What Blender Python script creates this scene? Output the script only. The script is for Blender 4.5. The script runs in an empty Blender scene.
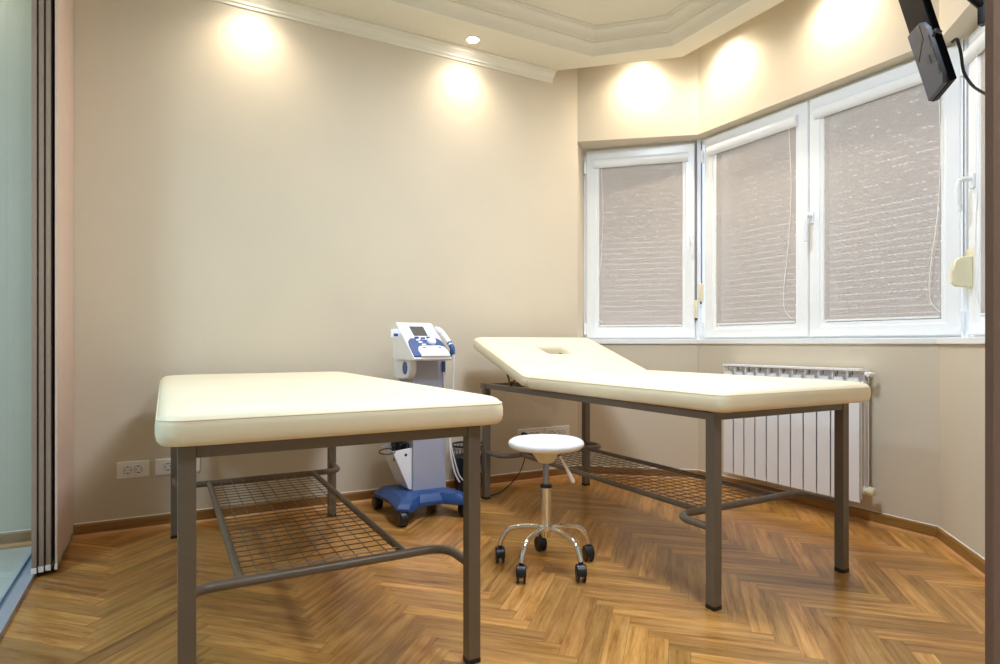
import bpy, bmesh, math, random
from mathutils import Vector, Matrix, Quaternion
random.seed(7)
SC = bpy.context.scene
COL = SC.collection
PI = math.pi

# ------------------------------------------------------------------ mesh helper
class MB:
    def __init__(s): s.v = []; s.f = []
    def add(s, vs, fs):
        o = len(s.v); s.v += [tuple(v) for v in vs]; s.f += [tuple(i + o for i in f) for f in fs]; return s
    def box(s, x0, x1, y0, y1, z0, z1):
        return s.add([(x0,y0,z0),(x1,y0,z0),(x1,y1,z0),(x0,y1,z0),(x0,y0,z1),(x1,y0,z1),(x1,y1,z1),(x0,y1,z1)],
                     [(0,3,2,1),(4,5,6,7),(0,1,5,4),(1,2,6,5),(2,3,7,6),(3,0,4,7)])
    def prism(s, a, b):
        n = len(a)
        fs = [tuple(reversed(range(n))), tuple(range(n, 2*n))] + [(i, (i+1) % n, n+(i+1) % n, n+i) for i in range(n)]
        return s.add(list(a)+list(b), fs)
    def poly_z(s, pts, z0, z1):
        return s.prism([(x, y, z0) for x, y in pts], [(x, y, z1) for x, y in pts])
    def poly_x(s, pts, x0, x1):
        return s.prism([(x0, y, z) for y, z in pts], [(x1, y, z) for y, z in pts])
    def rings(s, rings, cap0=True, cap1=True, closed=True):
        o = len(s.v); n = len(rings[0])
        for r in rings: s.v += [tuple(p) for p in r]
        for k in range(len(rings)-1):
            for i in range(n if closed else n-1):
                j = (i+1) % n
                s.f.append((o+k*n+i, o+k*n+j, o+(k+1)*n+j, o+(k+1)*n+i))
        if cap0: s.f.append(tuple(o+i for i in reversed(range(n))))
        if cap1: s.f.append(tuple(o+(len(rings)-1)*n+i for i in range(n)))
        return s
    def tube(s, path, r, seg=10, cap=True):
        P = [Vector(p) for p in path]; n = len(P)
        rs = r if isinstance(r, (list, tuple)) else [r]*n
        T = []
        for i in range(n):
            t = (P[min(i+1, n-1)] - P[max(i-1, 0)])
            T.append(t.normalized() if t.length > 1e-9 else Vector((0,0,1)))
        a = Vector((0,0,1)) if abs(T[0].z) < .9 else Vector((1,0,0))
        u = T[0].cross(a).normalized(); R = []
        for i in range(n):
            if i: u = (T[i-1].rotation_difference(T[i]) @ u).normalized()
            w = T[i].cross(u)
            R.append([P[i] + (u*math.cos(2*PI*k/seg) + w*math.sin(2*PI*k/seg))*rs[i] for k in range(seg)])
        return s.rings(R, cap, cap)
    def cyl(s, p0, p1, r0, r1=None, seg=20):
        return s.tube([p0, p1], [r0, r0 if r1 is None else r1], seg)
    def lathe(s, c, prof, seg=32, axis=(0,0,1)):
        q = Vector((0,0,1)).rotation_difference(Vector(axis)); c = Vector(c)
        R = [[c + q @ Vector((r*math.cos(2*PI*k/seg), r*math.sin(2*PI*k/seg), z)) for k in range(seg)] for r, z in prof]
        return s.rings(R, True, True)
    def xf(s, M):
        s.v = [tuple(M @ Vector(v)) for v in s.v]; return s
    def build(s, name, mat, parent=None, bevel=0, smooth=35, seg=2):
        me = bpy.data.meshes.new(name); me.from_pydata(s.v, [], s.f)
        bm = bmesh.new(); bm.from_mesh(me); bmesh.ops.recalc_face_normals(bm, faces=bm.faces); bm.to_mesh(me); bm.free()
        me.materials.append(mat)
        if smooth:
            for p in me.polygons: p.use_smooth = True
            me.set_sharp_from_angle(angle=math.radians(smooth))
        o = bpy.data.objects.new(name, me); COL.objects.link(o)
        if bevel:
            m = o.modifiers.new('bevel', 'BEVEL'); m.width = bevel; m.segments = seg; m.limit_method = 'ANGLE'; m.angle_limit = math.radians(40)
            m.harden_normals = True
        if parent is not None:
            o.parent = parent
            o.matrix_parent_inverse = parent.matrix_basis.inverted()
        return o

def arc(pts, r, n=6):
    """round the inner corners of a polyline"""
    P = [Vector(p) for p in pts]; out = [P[0]]
    for i in range(1, len(P)-1):
        a = (P[i-1]-P[i]); b = (P[i+1]-P[i]); rr = min(r, a.length*.48, b.length*.48)
        p0 = P[i] + a.normalized()*rr; p1 = P[i] + b.normalized()*rr
        for k in range(n+1):
            t = k/n; out.append(p0*(1-t)**2 + P[i]*2*t*(1-t) + p1*t*t)
    out.append(P[-1]); return out

def rrect(x0, x1, y0, y1, r, z, n=8):
    out = []
    for cx, cy, a0 in ((x1-r, y1-r, 0), (x0+r, y1-r, PI/2), (x0+r, y0+r, PI), (x1-r, y0+r, 1.5*PI)):
        for k in range(n+1):
            a = a0 + PI/2*k/n; out.append((cx+r*math.cos(a), cy+r*math.sin(a), z))
    return out

def empty(name, loc, label=None, cat=None, group=None, kind=None):
    o = bpy.data.objects.new(name, None); COL.objects.link(o); o.location = loc; o.empty_display_size = .05
    return tag(o, label, cat, group, kind)
def tag(o, label=None, cat=None, group=None, kind=None):
    if label: o['label'] = label
    if cat: o['category'] = cat
    if group: o['group'] = group
    if kind: o['kind'] = kind
    return o
def struct(o): o['kind'] = 'structure'; return o
def copy_tree(o, parent=None):
    c = o.copy(); COL.objects.link(c)
    if parent is not None: c.parent = parent
    for ch in [x for x in bpy.data.objects if x.parent == o]: copy_tree(ch, c)
    return c

# ------------------------------------------------------------------ materials
def mat(name, color, rough=.5, metal=0, bump=0, bscale=60, var=0, vscale=4, coat=0, spec=.5, sss=0):
    m = bpy.data.materials.new(name); m.use_nodes = True; nt = m.node_tree; b = nt.nodes['Principled BSDF']
    b.inputs['Base Color'].default_value = (*color, 1); b.inputs['Roughness'].default_value = rough
    b.inputs['Metallic'].default_value = metal; b.inputs['Coat Weight'].default_value = coat
    b.inputs['Specular IOR Level'].default_value = spec
    tc = nt.nodes.new('ShaderNodeTexCoord')
    if bump:
        n = nt.nodes.new('ShaderNodeTexNoise'); n.inputs['Scale'].default_value = bscale; n.inputs['Detail'].default_value = 3
        bp = nt.nodes.new('ShaderNodeBump'); bp.inputs['Strength'].default_value = bump; bp.inputs['Distance'].default_value = .002
        nt.links.new(tc.outputs['Object'], n.inputs['Vector']); nt.links.new(n.outputs['Fac'], bp.inputs['Height']); nt.links.new(bp.outputs['Normal'], b.inputs['Normal'])
    if var:
        n = nt.nodes.new('ShaderNodeTexNoise'); n.inputs['Scale'].default_value = vscale; n.inputs['Detail'].default_value = 4
        mr = nt.nodes.new('ShaderNodeMapRange'); mr.inputs['From Min'].default_value = .3; mr.inputs['From Max'].default_value = .7
        mr.inputs['To Min'].default_value = 1-var; mr.inputs['To Max'].default_value = 1+var
        mx = nt.nodes.new('ShaderNodeMix'); mx.data_type = 'RGBA'; mx.blend_type = 'MULTIPLY'; mx.inputs['Factor'].default_value = 1
        mx.inputs['A'].default_value = (*color, 1)
        nt.links.new(tc.outputs['Object'], n.inputs['Vector']); nt.links.new(n.outputs['Fac'], mr.inputs['Value'])
        nt.links.new(mr.outputs['Result'], mx.inputs['B']); nt.links.new(mx.outputs['Result'], b.inputs['Base Color'])
    return m

def S(r, g, b):   # sRGB 0-255 -> linear
    f = lambda c: (c/255/12.92) if c/255 <= .04045 else ((c/255+.055)/1.055)**2.4
    return (f(r), f(g), f(b))

M = {}
M['wall'] = mat('beige_wall_paint', S(209,198,178), .75, bump=.15, bscale=250, var=.015, vscale=3)
M['ceiling'] = mat('white_ceiling_paint', S(226,222,206), .8, bump=.08, bscale=200, var=.01)
M['plaster'] = mat('white_plaster_moulding', S(230,226,212), .6, bump=.03, bscale=120, var=.01)
M['pvc'] = mat('white_window_plastic', S(238,242,246), .22, var=.01, vscale=2)
M['sill'] = mat('white_sill_stone', S(235,238,240), .2, var=.01)
M['rubber'] = mat('black_window_gasket', S(40,40,45), .5, var=.05)
M['steel_paint'] = mat('taupe_grey_powder_coat', S(108,96,83), .33, bump=.03, bscale=600, var=.03, vscale=20)
M['leather'] = mat('cream_faux_leather', S(243,231,202), .42, bump=.25, bscale=14, var=.015, vscale=8)
M['piping'] = mat('cream_piping', S(238,224,190), .45, var=.02)
M['chrome'] = mat('chrome', (.86,.86,.86), .1, 1, var=.01)
M['alu'] = mat('brushed_aluminium', S(165,172,185), .3, .85, bump=.05, bscale=400, var=.03)
M['black'] = mat('black_plastic', S(26,27,30), .35, var=.05, vscale=20)
M['blackgloss'] = mat('glossy_black_plastic', S(8,9,13), .5, var=.05, spec=.05)
M['tvgrey'] = mat('dark_grey_plastic', S(62,62,68), .5, bump=.1, bscale=500, var=.03)
M['seatwhite'] = mat('white_seat_plastic', S(252,252,252), .3, var=.005)
M['offwhite'] = mat('ivory_plastic', S(226,220,190), .4, var=.01)
M['sockwhite'] = mat('white_socket_plastic', S(238,236,232), .35, var=.01)
M['sockdark'] = mat('socket_recess_shade_grey', S(150,145,138), .5, var=.02)
M['radwhite'] = mat('white_radiator_enamel', S(240,240,242), .25, var=.01)
M['radgrey'] = mat('radiator_gap_grey', S(175,176,180), .35, var=.01)
M['mwhite'] = mat('white_machine_casing', S(240,243,250), .3, var=.01)
M['mgrey'] = mat('lilac_grey_machine_column', S(168,172,190), .38, var=.015)
M['mblue'] = mat('blue_machine_plastic', S(40,78,138), .35, var=.02)
M['lblue'] = mat('pale_blue_print', S(196,208,235), .4, var=.01)
M['screen'] = mat('grey_lcd_screen', S(78,78,80), .15, var=.02)
M['curtain'] = mat('brown_panel_fabric', S(150,130,114), .8, bump=.3, bscale=500, var=.03, vscale=12)
M['curtain_pink'] = mat('rose_beige_panel_fabric', S(204,180,164), .75, bump=.3, bscale=500, var=.02, vscale=12)
M['curtain_dark'] = mat('dark_brown_panel_fabric', S(130,102,86), .8, bump=.3, bscale=500, var=.03, vscale=12)
M['holeshade'] = mat('dark_brown_hole_shade', S(96,80,60), .7, var=.05)  # dark colour standing for the shade deep in the face hole
M['alutrack'] = mat('satin_aluminium_track', S(176,184,202), .4, .3, var=.02)
M['strap'] = mat('grey_shutter_strap', S(120,122,130), .7, bump=.2, bscale=700, var=.05)
M['cable'] = mat('black_cable_rubber', S(20,20,22), .45, var=.04)
M['wcable'] = mat('white_cable', S(232,236,245), .4, var=.01)
M['shutter'] = mat('pale_roller_shutter', S(200,196,196), .5, var=.02)
M['lampmetal'] = mat('white_lamp_ring', S(235,232,225), .3, var=.01)
M['copper'] = mat('brown_hinge_metal', S(120,95,60), .4, .6, var=.05)
M['cord'] = mat('white_blind_cord', S(240,238,232), .6, var=.01)
M['bag'] = mat('dark_blue_bin_bag', S(28,36,52), .3, bump=.5, bscale=30, var=.1)

def emit(name, col, st):
    m = bpy.data.materials.new(name); m.use_nodes = True; nt = m.node_tree
    nt.nodes.remove(nt.nodes['Principled BSDF']); e = nt.nodes.new('ShaderNodeEmission')
    e.inputs['Color'].default_value = (*col, 1); e.inputs['Strength'].default_value = st
    nt.links.new(e.outputs[0], nt.nodes['Material Output'].inputs[0]); return m
M['bulb'] = emit('halogen_bulb', (1,.95,.85), 120)
M['opal'] = emit('opal_lamp_glass', (1,.97,.92), 3)

def node_tools(nt):
    def math_(op, a, b=None, c=None):
        n = nt.nodes.new('ShaderNodeMath'); n.operation = op
        for i, v in enumerate((a, b, c)):
            if v is None: continue
            if isinstance(v, (int, float)): n.inputs[i].default_value = v
            else: nt.links.new(v, n.inputs[i])
        return n.outputs[0]
    def mixf(f, a, b):      # a*(1-f)+b*f
        return math_('ADD', math_('MULTIPLY', a, math_('SUBTRACT', 1, f)), math_('MULTIPLY', b, f))
    return math_, mixf

def parquet():
    m = bpy.data.materials.new('oak_herringbone_parquet'); m.use_nodes = True; nt = m.node_tree; b = nt.nodes['Principled BSDF']
    ma, mixf = node_tools(nt)
    W = .065; N = 7
    tc = nt.nodes.new('ShaderNodeTexCoord'); sp = nt.nodes.new('ShaderNodeSeparateXYZ'); nt.links.new(tc.outputs['Object'], sp.inputs[0])
    x = ma('ADD', sp.outputs[0], -1.10+20*.6435); y = ma('ADD', sp.outputs[1], 10-.021)
    k = .70710678/W
    u = ma('MULTIPLY', ma('ADD', y, x), k); v = ma('MULTIPLY', ma('SUBTRACT', y, x), k)
    i = ma('FLOOR', u); j = ma('FLOOR', v)
    kk = ma('FLOORED_MODULO', ma('SUBTRACT', i, j), 2*N)
    vert = ma('GREATER_THAN', kk, N-.5)
    idx = mixf(vert, ma('SUBTRACT', i, kk), i)
    idy = mixf(vert, j, ma('SUBTRACT', j, ma('SUBTRACT', 2*N-1, kk)))
    along = mixf(vert, ma('SUBTRACT', u, idx), ma('SUBTRACT', v, idy))
    across = mixf(vert, ma('SUBTRACT', v, idy), ma('SUBTRACT', u, idx))
    cid = nt.nodes.new('ShaderNodeCombineXYZ'); nt.links.new(idx, cid.inputs[0]); nt.links.new(idy, cid.inputs[1]); nt.links.new(vert, cid.inputs[2])
    wn = nt.nodes.new('ShaderNodeTexWhiteNoise'); wn.noise_dimensions = '3D'; nt.links.new(cid.outputs[0], wn.inputs['Vector'])
    ws = nt.nodes.new('ShaderNodeSeparateColor'); nt.links.new(wn.outputs['Color'], ws.inputs[0])
    # grain coordinates
    gv = nt.nodes.new('ShaderNodeCombineXYZ')
    nt.links.new(ma('ADD', ma('MULTIPLY', along, .09), ma('MULTIPLY', ws.outputs[0], 40)), gv.inputs[0])
    nt.links.new(ma('ADD', across, ma('MULTIPLY', ws.outputs[1], 60)), gv.inputs[1])
    nt.links.new(ma('MULTIPLY', ws.outputs[2], 30), gv.inputs[2])
    g1 = nt.nodes.new('ShaderNodeTexNoise'); g1.inputs['Scale'].default_value = 2.2; g1.inputs['Detail'].default_value = 5; g1.inputs['Roughness'].default_value = .55; g1.inputs['Distortion'].default_value = .8
    nt.links.new(gv.outputs[0], g1.inputs['Vector'])
    wv = nt.nodes.new('ShaderNodeTexWave'); wv.inputs['Scale'].default_value = .45; wv.inputs['Distortion'].default_value = 6; wv.inputs['Detail'].default_value = 3; wv.inputs['Detail Scale'].default_value = 1.4; wv.bands_direction = 'Y'
    nt.links.new(gv.outputs[0], wv.inputs['Vector'])
    g2 = nt.nodes.new('ShaderNodeTexNoise'); g2.inputs['Scale'].default_value = 9; g2.inputs['Detail'].default_value = 4; g2.inputs['Roughness'].default_value = .6
    nt.links.new(gv.outputs[0], g2.inputs['Vector'])
    g = ma('ADD', ma('ADD', ma('MULTIPLY', g1.outputs['Fac'], .62), ma('MULTIPLY', g2.outputs['Fac'], .30)), ma('MULTIPLY', wv.outputs['Fac'], .08))
    cr = nt.nodes.new('ShaderNodeValToRGB'); e = cr.color_ramp.elements
    e[0].position = .33; e[0].color = (*S(*PARQ[0]), 1); e[1].position = .68; e[1].color = (*S(*PARQ[2]), 1)
    q = e.new(.5); q.color = (*S(*PARQ[1]), 1)
    nt.links.new(g, cr.inputs[0])
    # per plank tone
    tone = nt.nodes.new('ShaderNodeMapRange'); tone.inputs['To Min'].default_value = .66; tone.inputs['To Max'].default_value = 1.14
    nt.links.new(ws.outputs[2], tone.inputs['Value'])
    hsv = nt.nodes.new('ShaderNodeHueSaturation'); nt.links.new(cr.outputs[0], hsv.inputs['Color']); nt.links.new(tone.outputs[0], hsv.inputs['Value'])
    hh = nt.nodes.new('ShaderNodeMapRange'); hh.inputs['To Min'].default_value = .4945; hh.inputs['To Max'].default_value = .502; nt.links.new(ws.outputs[0], hh.inputs['Value']); nt.links.new(hh.outputs[0], hsv.inputs['Hue'])
    # gaps
    d1 = ma('MINIMUM', across, ma('SUBTRACT', 1, across)); d2 = ma('MINIMUM', along, ma('SUBTRACT', N, along))
    d = ma('MINIMUM', d1, d2)
    gap = ma('LESS_THAN', d, .012)
    mx = nt.nodes.new('ShaderNodeMix'); mx.data_type = 'RGBA'; nt.links.new(ma('MULTIPLY', gap, .55), mx.inputs['Factor'])
    nt.links.new(hsv.outputs[0], mx.inputs['A']); mx.inputs['B'].default_value = (*S(70,42,20), 1)
    nt.links.new(mx.outputs['Result'], b.inputs['Base Color'])
    b.inputs['Roughness'].default_value = .3; b.inputs['Coat Weight'].default_value = .25; b.inputs['Coat Roughness'].default_value = .18
    bp = nt.nodes.new('ShaderNodeBump'); bp.inputs['Strength'].default_value = .12; bp.inputs['Distance'].default_value = .002
    nt.links.new(ma('ADD', ma('MULTIPLY', gap, -1), ma('MULTIPLY', g, .3)), bp.inputs['Height']); nt.links.new(bp.outputs[0], b.inputs['Normal'])
    return m
PARQ = [(142,95,42), (188,137,70), (212,166,98)]
M['parquet'] = parquet()

def wood(name, c0, c1, scale=(1,1,1)):
    m = bpy.data.materials.new(name); m.use_nodes = True; nt = m.node_tree; b = nt.nodes['Principled BSDF']
    tc = nt.nodes.new('ShaderNodeTexCoord'); mp = nt.nodes.new('ShaderNodeMapping'); mp.inputs['Scale'].default_value = scale
    n = nt.nodes.new('ShaderNodeTexNoise'); n.inputs['Scale'].default_value = 6; n.inputs['Detail'].default_value = 6
    cr = nt.nodes.new('ShaderNodeValToRGB'); cr.color_ramp.elements[0].position = .3; cr.color_ramp.elements[1].position = .7
    cr.color_ramp.elements[0].color = (*S(*c0), 1); cr.color_ramp.elements[1].color = (*S(*c1), 1)
    nt.links.new(tc.outputs['Object'], mp.inputs[0]); nt.links.new(mp.outputs[0], n.inputs['Vector']); nt.links.new(n.outputs['Fac'], cr.inputs[0]); nt.links.new(cr.outputs[0], b.inputs['Base Color'])
    b.inputs['Roughness'].default_value = .35; return m
M['baseboard'] = wood('oak_baseboard', (128,92,44), (158,116,60), (1, 1, 14))
M['tile'] = mat('pale_stone_tile', S(205,205,195), .25, var=.08, vscale=2)

def transl(name, color, trans, rough=.8, tex=False, glossy=False):
    """cloth or glass which lets part of the light straight through"""
    m = bpy.data.materials.new(name); m.use_nodes = True; nt = m.node_tree; b = nt.nodes['Principled BSDF']
    b.inputs['Base Color'].default_value = (*color, 1); b.inputs['Roughness'].default_value = rough
    t = nt.nodes.new('ShaderNodeBsdfTransparent'); mx = nt.nodes.new('ShaderNodeMixShader')
    if glossy: t.inputs[0].default_value = (*glossy, 1)
    mx.inputs[0].default_value = trans
    if tex:
        tc = nt.nodes.new('ShaderNodeTexCoord'); n = nt.nodes.new('ShaderNodeTexNoise'); n.inputs['Scale'].default_value = 220
        mr = nt.nodes.new('ShaderNodeMapRange'); mr.inputs['To Min'].default_value = trans*.6; mr.inputs['To Max'].default_value = trans*1.4
        nt.links.new(tc.outputs['Object'], n.inputs['Vector']); nt.links.new(n.outputs['Fac'], mr.inputs['Value']); nt.links.new(mr.outputs['Result'], mx.inputs[0])
    nt.links.new(b.outputs[0], mx.inputs[1]); nt.links.new(t.outputs[0], mx.inputs[2]); nt.links.new(mx.outputs[0], nt.nodes['Material Output'].inputs[0])
    return m
M['blind'] = transl('taupe_screen_fabric', S(208,201,196), .42, .8, tex=True)
M['glass'] = transl('clear_glass', (.9,.9,.9), .93, .03)
M['tint'] = transl('green_tinted_partition_glass', S(170,185,188), .85, .05, glossy=(.78,.89,.94))

# ------------------------------------------------------------------ room
BW = 3.62                                    # back wall plane
Acn, Bcn, Ccn = (2.62, BW), (3.27, 3.09), (3.27, 1.573)   # inner corners of the bay
Dcn = (2.42, .723)
WA, WB, WC, WD = (2.798, 3.776), (3.385, 3.19), (3.385, 1.49), (2.82, .925)   # window planes
RX, FY, LX = 2.42, -1.3, -.47
SO, SI, TOP = 2.41, .95, 3.12                # soffit, sill ledge, top of the walls
SLAB, REC = 2.86, 3.0

room = [(LX, FY), (RX, FY), Dcn, Ccn, Bcn, Acn, (LX, BW)]
struct(MB().poly_z([(LX, FY-.1), (RX+.1, FY-.1), (RX+.1, .7), (3.42, 1.5), (3.42, 3.25), (2.8, 3.85), (LX, 3.85)], -.08, 0).build('floor', M['parquet'], smooth=0))
struct(MB().box(-2.6, LX-.0, FY-.1, 3.85, -.08, -.002).build('floor_hall', M['tile'], smooth=0))

def outset(p, q, d):
    dx, dy = q[0]-p[0], q[1]-p[1]; L = math.hypot(dx, dy); return (dy/L*d, -dx/L*d)
def wallquad(p, q, t, z0, z1, name=None, m=None):
    """straight wall run from p to q, thickness t away from the room (room on the left of p->q)"""
    nx, ny = outset(p, q, t)
    return MB().poly_z([p, q, (q[0]+nx, q[1]+ny), (p[0]+nx, p[1]+ny)], z0, z1)
w = MB().box(-2.6, Acn[0], BW, BW+.2, 0, TOP); struct(w.build('wall_back', M['wall'], smooth=0))
def bay(name, p, q, wp, wq):
    """wall below and above a window; its ledge and soffit run out to the window plane"""
    m = MB(); ex = lambda a, b, s: (b[0]+(b[0]-a[0])*s, b[1]+(b[1]-a[1])*s)
    for z0, z1 in ((0, SI), (SO, TOP)):
        m.poly_z([p, q, ex(q, wq, .35), ex(p, wp, .35)], z0, z1)
    return m
b1 = bay('', Bcn, Acn, WB, WA)
b1.poly_z([Acn, WA, (WA[0]+.1, WA[1]+.1), (Acn[0], BW+.25)], SI, SO)
struct(b1.build('wall_bay_left', M['wall'], smooth=0))
struct(bay('', Ccn, Bcn, WC, WB).build('wall_bay_front', M['wall'], smooth=0))
pe = (Ccn[0]-.60, Ccn[1]-.60); 
b3 = bay('', pe, Ccn, WD, WC)
b3.poly_z([pe, WD, (WD[0]+.1, WD[1]-.1), (Dcn[0]+.2, Dcn[1]-.2), Dcn], 0, TOP)
struct(b3.build('wall_bay_right', M['wall'], smooth=0))
struct(MB().box(RX, RX+.15, FY-.1, Dcn[1], 0, TOP).build('wall_right', M['wall'], smooth=0))
struct(MB().box(-2.6, RX+.15, FY-.2, FY, 0, TOP).build('wall_front', M['wall'], smooth=0))
struct(MB().box(-2.75, -2.6, FY-.2, BW+.2, 0, TOP).build('wall_left', M['wall'], smooth=0))

# ceiling: upper ceiling above the bay gap, then the lowered slab with its octagonal recess
struct(MB().box(-2.75, 3.6, FY-.2, 4.0, TOP, TOP+.1).build('ceiling', M['ceiling'], smooth=0))
slab = [(-2.6, FY), (RX-.0, FY), (RX, .72), (3.027, 1.65), (3.027, 3.0), (2.357, BW), (-2.6, BW)]
slab = [(-2.6, FY), (RX, FY), (RX, 1.02), (3.027, 1.64), (3.027, 3.0), (2.357, BW), (-2.6, BW)]
rx0, rx1, ry0, ry1, c = -.05, 2.859, -.75, 3.285, .37
octo = [(rx0+c, ry0), (rx1-c-.3, ry0), (rx1, ry0+c+.3), (rx1, ry1-c), (rx1-c, ry1), (rx0+c, ry1), (rx0, ry1-c), (rx0, ry0+c)]
bm = bmesh.new()
def loop(bm, pts, z):
    vs = [bm.verts.new((x, y, z)) for x, y in pts]; return [bm.edges.new((vs[i], vs[(i+1) % len(vs)])) for i in range(len(vs))]
es = loop(bm, slab, SLAB) + loop(bm, octo, SLAB)
bmesh.ops.triangle_fill(bm, use_beauty=True, edges=es)
ext = bmesh.ops.extrude_face_region(bm, geom=list(bm.faces))
bmesh.ops.translate(bm, vec=(0,0,.2), verts=[g for g in ext['geom'] if isinstance(g, bmesh.types.BMVert)])
bmesh.ops.recalc_face_normals(bm, faces=bm.faces)
me = bpy.data.meshes.new('ceiling_slab'); bm.to_mesh(me); bm.free(); me.materials.append(M['ceiling'])
so = bpy.data.objects.new('ceiling_slab', me); COL.objects.link(so); struct(so)
def inset(pts, d):
    n = len(pts); out = []
    for i in range(n):
        p0, p1, p2 = (Vector(pts[(i+k-1) % n]) for k in range(3))
        a = (p1-p0).normalized(); b = (p2-p1).normalized()
        na = Vector((-a.y, a.x)); nb = Vector((-b.y, b.x))
        bis = (na+nb).normalized(); out.append(tuple(p1 + bis*(d/bis.dot(na))))
    return out
struct(MB().poly_z(inset(octo, .10), REC, REC+.03).build('ceiling_recess', M['ceiling'], smooth=0))
prof = [(-.005,0),(-.005,-.006),(.006,-.006),(.008,.004),(.012,.018),(.022,.034),(.036,.047),(.052,.055),(.056,.058),(.056,.068),(.064,.070),(.066,.078),(.072,.092),(.084,.106),(.10,.114),(.112,.117),(.114,.124),(.122,.126),(.124,.139),(.142,.141),(.142,.15)]
R = [[(x, y, SLAB+z) for x, y in inset(octo, d)] for d, z in prof]
mm = MB().rings(R, False, False); struct(mm.build('trim_1', M['plaster'], smooth=25))
# cornice along the back wall under the slab
cp = [(0,-.075),(.008,-.075),(.010,-.062),(.018,-.058),(.020,-.046),(.030,-.036),(.044,-.026),(.048,-.016),(.060,-.012),(.060,.0),(0,.0)]
m = MB().poly_x([(BW-a, SLAB+z) for a, z in cp], -2.6, 2.40); struct(m.build('trim_2', M['plaster'], smooth=25))

# baseboards
def baseboard(name, p, q, e0=0, e1=0):
    dx, dy = q[0]-p[0], q[1]-p[1]; L = math.hypot(dx, dy); ux, uy = dx/L, dy/L; nx, ny = -uy, ux
    A = (p[0]-ux*e0, p[1]-uy*e0); B = (q[0]+ux*e1, q[1]+uy*e1)
    def run(prof):
        m = MB(); m.prism([(A[0]+nx*a, A[1]+ny*a, z) for a, z in prof], [(B[0]+nx*a, B[1]+ny*a, z) for a, z in prof]); return m
    o = run([(0,0),(.016,0),(.016,.06),(.012,.068),(0,.068)]).build(name, M['baseboard'], smooth=0); struct(o)
    run([(.016,0),(.034,0),(.030,.010),(.024,.015),(.016,.018)]).build('quarter_round', M['trimwood'], o, smooth=0)
    run([(0,.068),(.004,.068),(.002,.0705),(0,.071)]).build('caulk_line', M['plaster'], o, smooth=0)
    return o
M['trimwood'] = wood('light_oak_strip', (176,124,70), (205,152,94), (1, 1, 8))
baseboard('baseboard_back', Acn, (LX+.07, BW), 0, 0)
baseboard('baseboard_hall', (LX-.03, BW), (-2.6, BW), 0, 0)
baseboard('baseboard_bay_left', Bcn, Acn, .005, .005)
baseboard('baseboard_bay_front', Ccn, Bcn, .01, .01)
baseboard('baseboard_bay_right', Dcn, Ccn, .0, .01)

# window sill ledge (one run of white stone with a nose over the wall)
def off(p, q, d):
    nx, ny = outset(p, q, d); return Vector((-nx, -ny))
nose = .014
def isec(p1, d1, p2, d2):
    p1, d1, p2, d2 = map(Vector, (p1, d1, p2, d2)); cr = d1.x*d2.y-d1.y*d2.x; t = ((p2-p1).x*d2.y-(p2-p1).y*d2.x)/cr; return p1+d1*t
dA = Vector(Acn)-Vector(Bcn); dB = Vector(Bcn)-Vector(Ccn); dC = Vector(Ccn)-Vector(Dcn)
oA, oB, oC = off(Bcn, Acn, nose), off(Ccn, Bcn, nose), off(Dcn, Ccn, nose)
s1 = isec(Vector(Acn)+oA, dA, (0, BW), (1, 0)); s2 = isec(Vector(Bcn)+oA, dA, Vector(Bcn)+oB, dB); s3 = isec(Vector(Ccn)+oB, dB, Vector(Ccn)+oC, dC)
s4 = Vector(pe)+oC
front = [s1, s2, s3, s4]; back = [(WA[0]+.02, WA[1]+.02), (WB[0]+.03, WB[1]+.02), (WC[0]+.03, WC[1]-.02), (WD[0]+.02, WD[1]-.02)]
m = MB()
for i in range(3):
    m.poly_z([tuple(front[i]), back[i], back[i+1], tuple(front[i+1])], SI-.003, SI+.028)
o = m.build('window_sill', M['sill'], smooth=0, bevel=.004); struct(o)

# ------------------------------------------------------------------ windows
def frameM(A, B):
    """local x along A->B, local y towards the room, z up"""
    A = Vector((A[0], A[1], 0)); d = (Vector((B[0], B[1], 0))-A); L = d.length; d.normalize()
    n = Vector((d.y, -d.x, 0))
    if n.dot(Vector((1.4, 2.2, 0))-A) < 0: n = -n
    return Matrix(((d.x, n.x, 0, A.x), (d.y, n.y, 0, A.y), (0, 0, 1, 0), (0, 0, 0, 1))), L

def rectframe(x0, x1, z0, z1, w, y0, y1, wb=None, wt=None):
    wb = w if wb is None else wb; wt = w if wt is None else wt
    m = MB(); o = [(x0,z0),(x1,z0),(x1,z1),(x0,z1)]; i = [(x0+w,z0+wb),(x1-w,z0+wb),(x1-w,z1-wt),(x0+w,z1-wt)]
    v = [(a, y0, b) for a, b in o]+[(a, y0, b) for a, b in i]+[(a, y1, b) for a, b in o]+[(a, y1, b) for a, b in i]
    f = []
    for k in range(4):
        j = (k+1) % 4
        f += [(k, j, 4+j, 4+k), (8+k, 12+k, 12+j, 8+j), (k, 8+k, 8+j, j), (4+k, 4+j, 12+j, 12+k)]
    return m.add(v, f)

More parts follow.
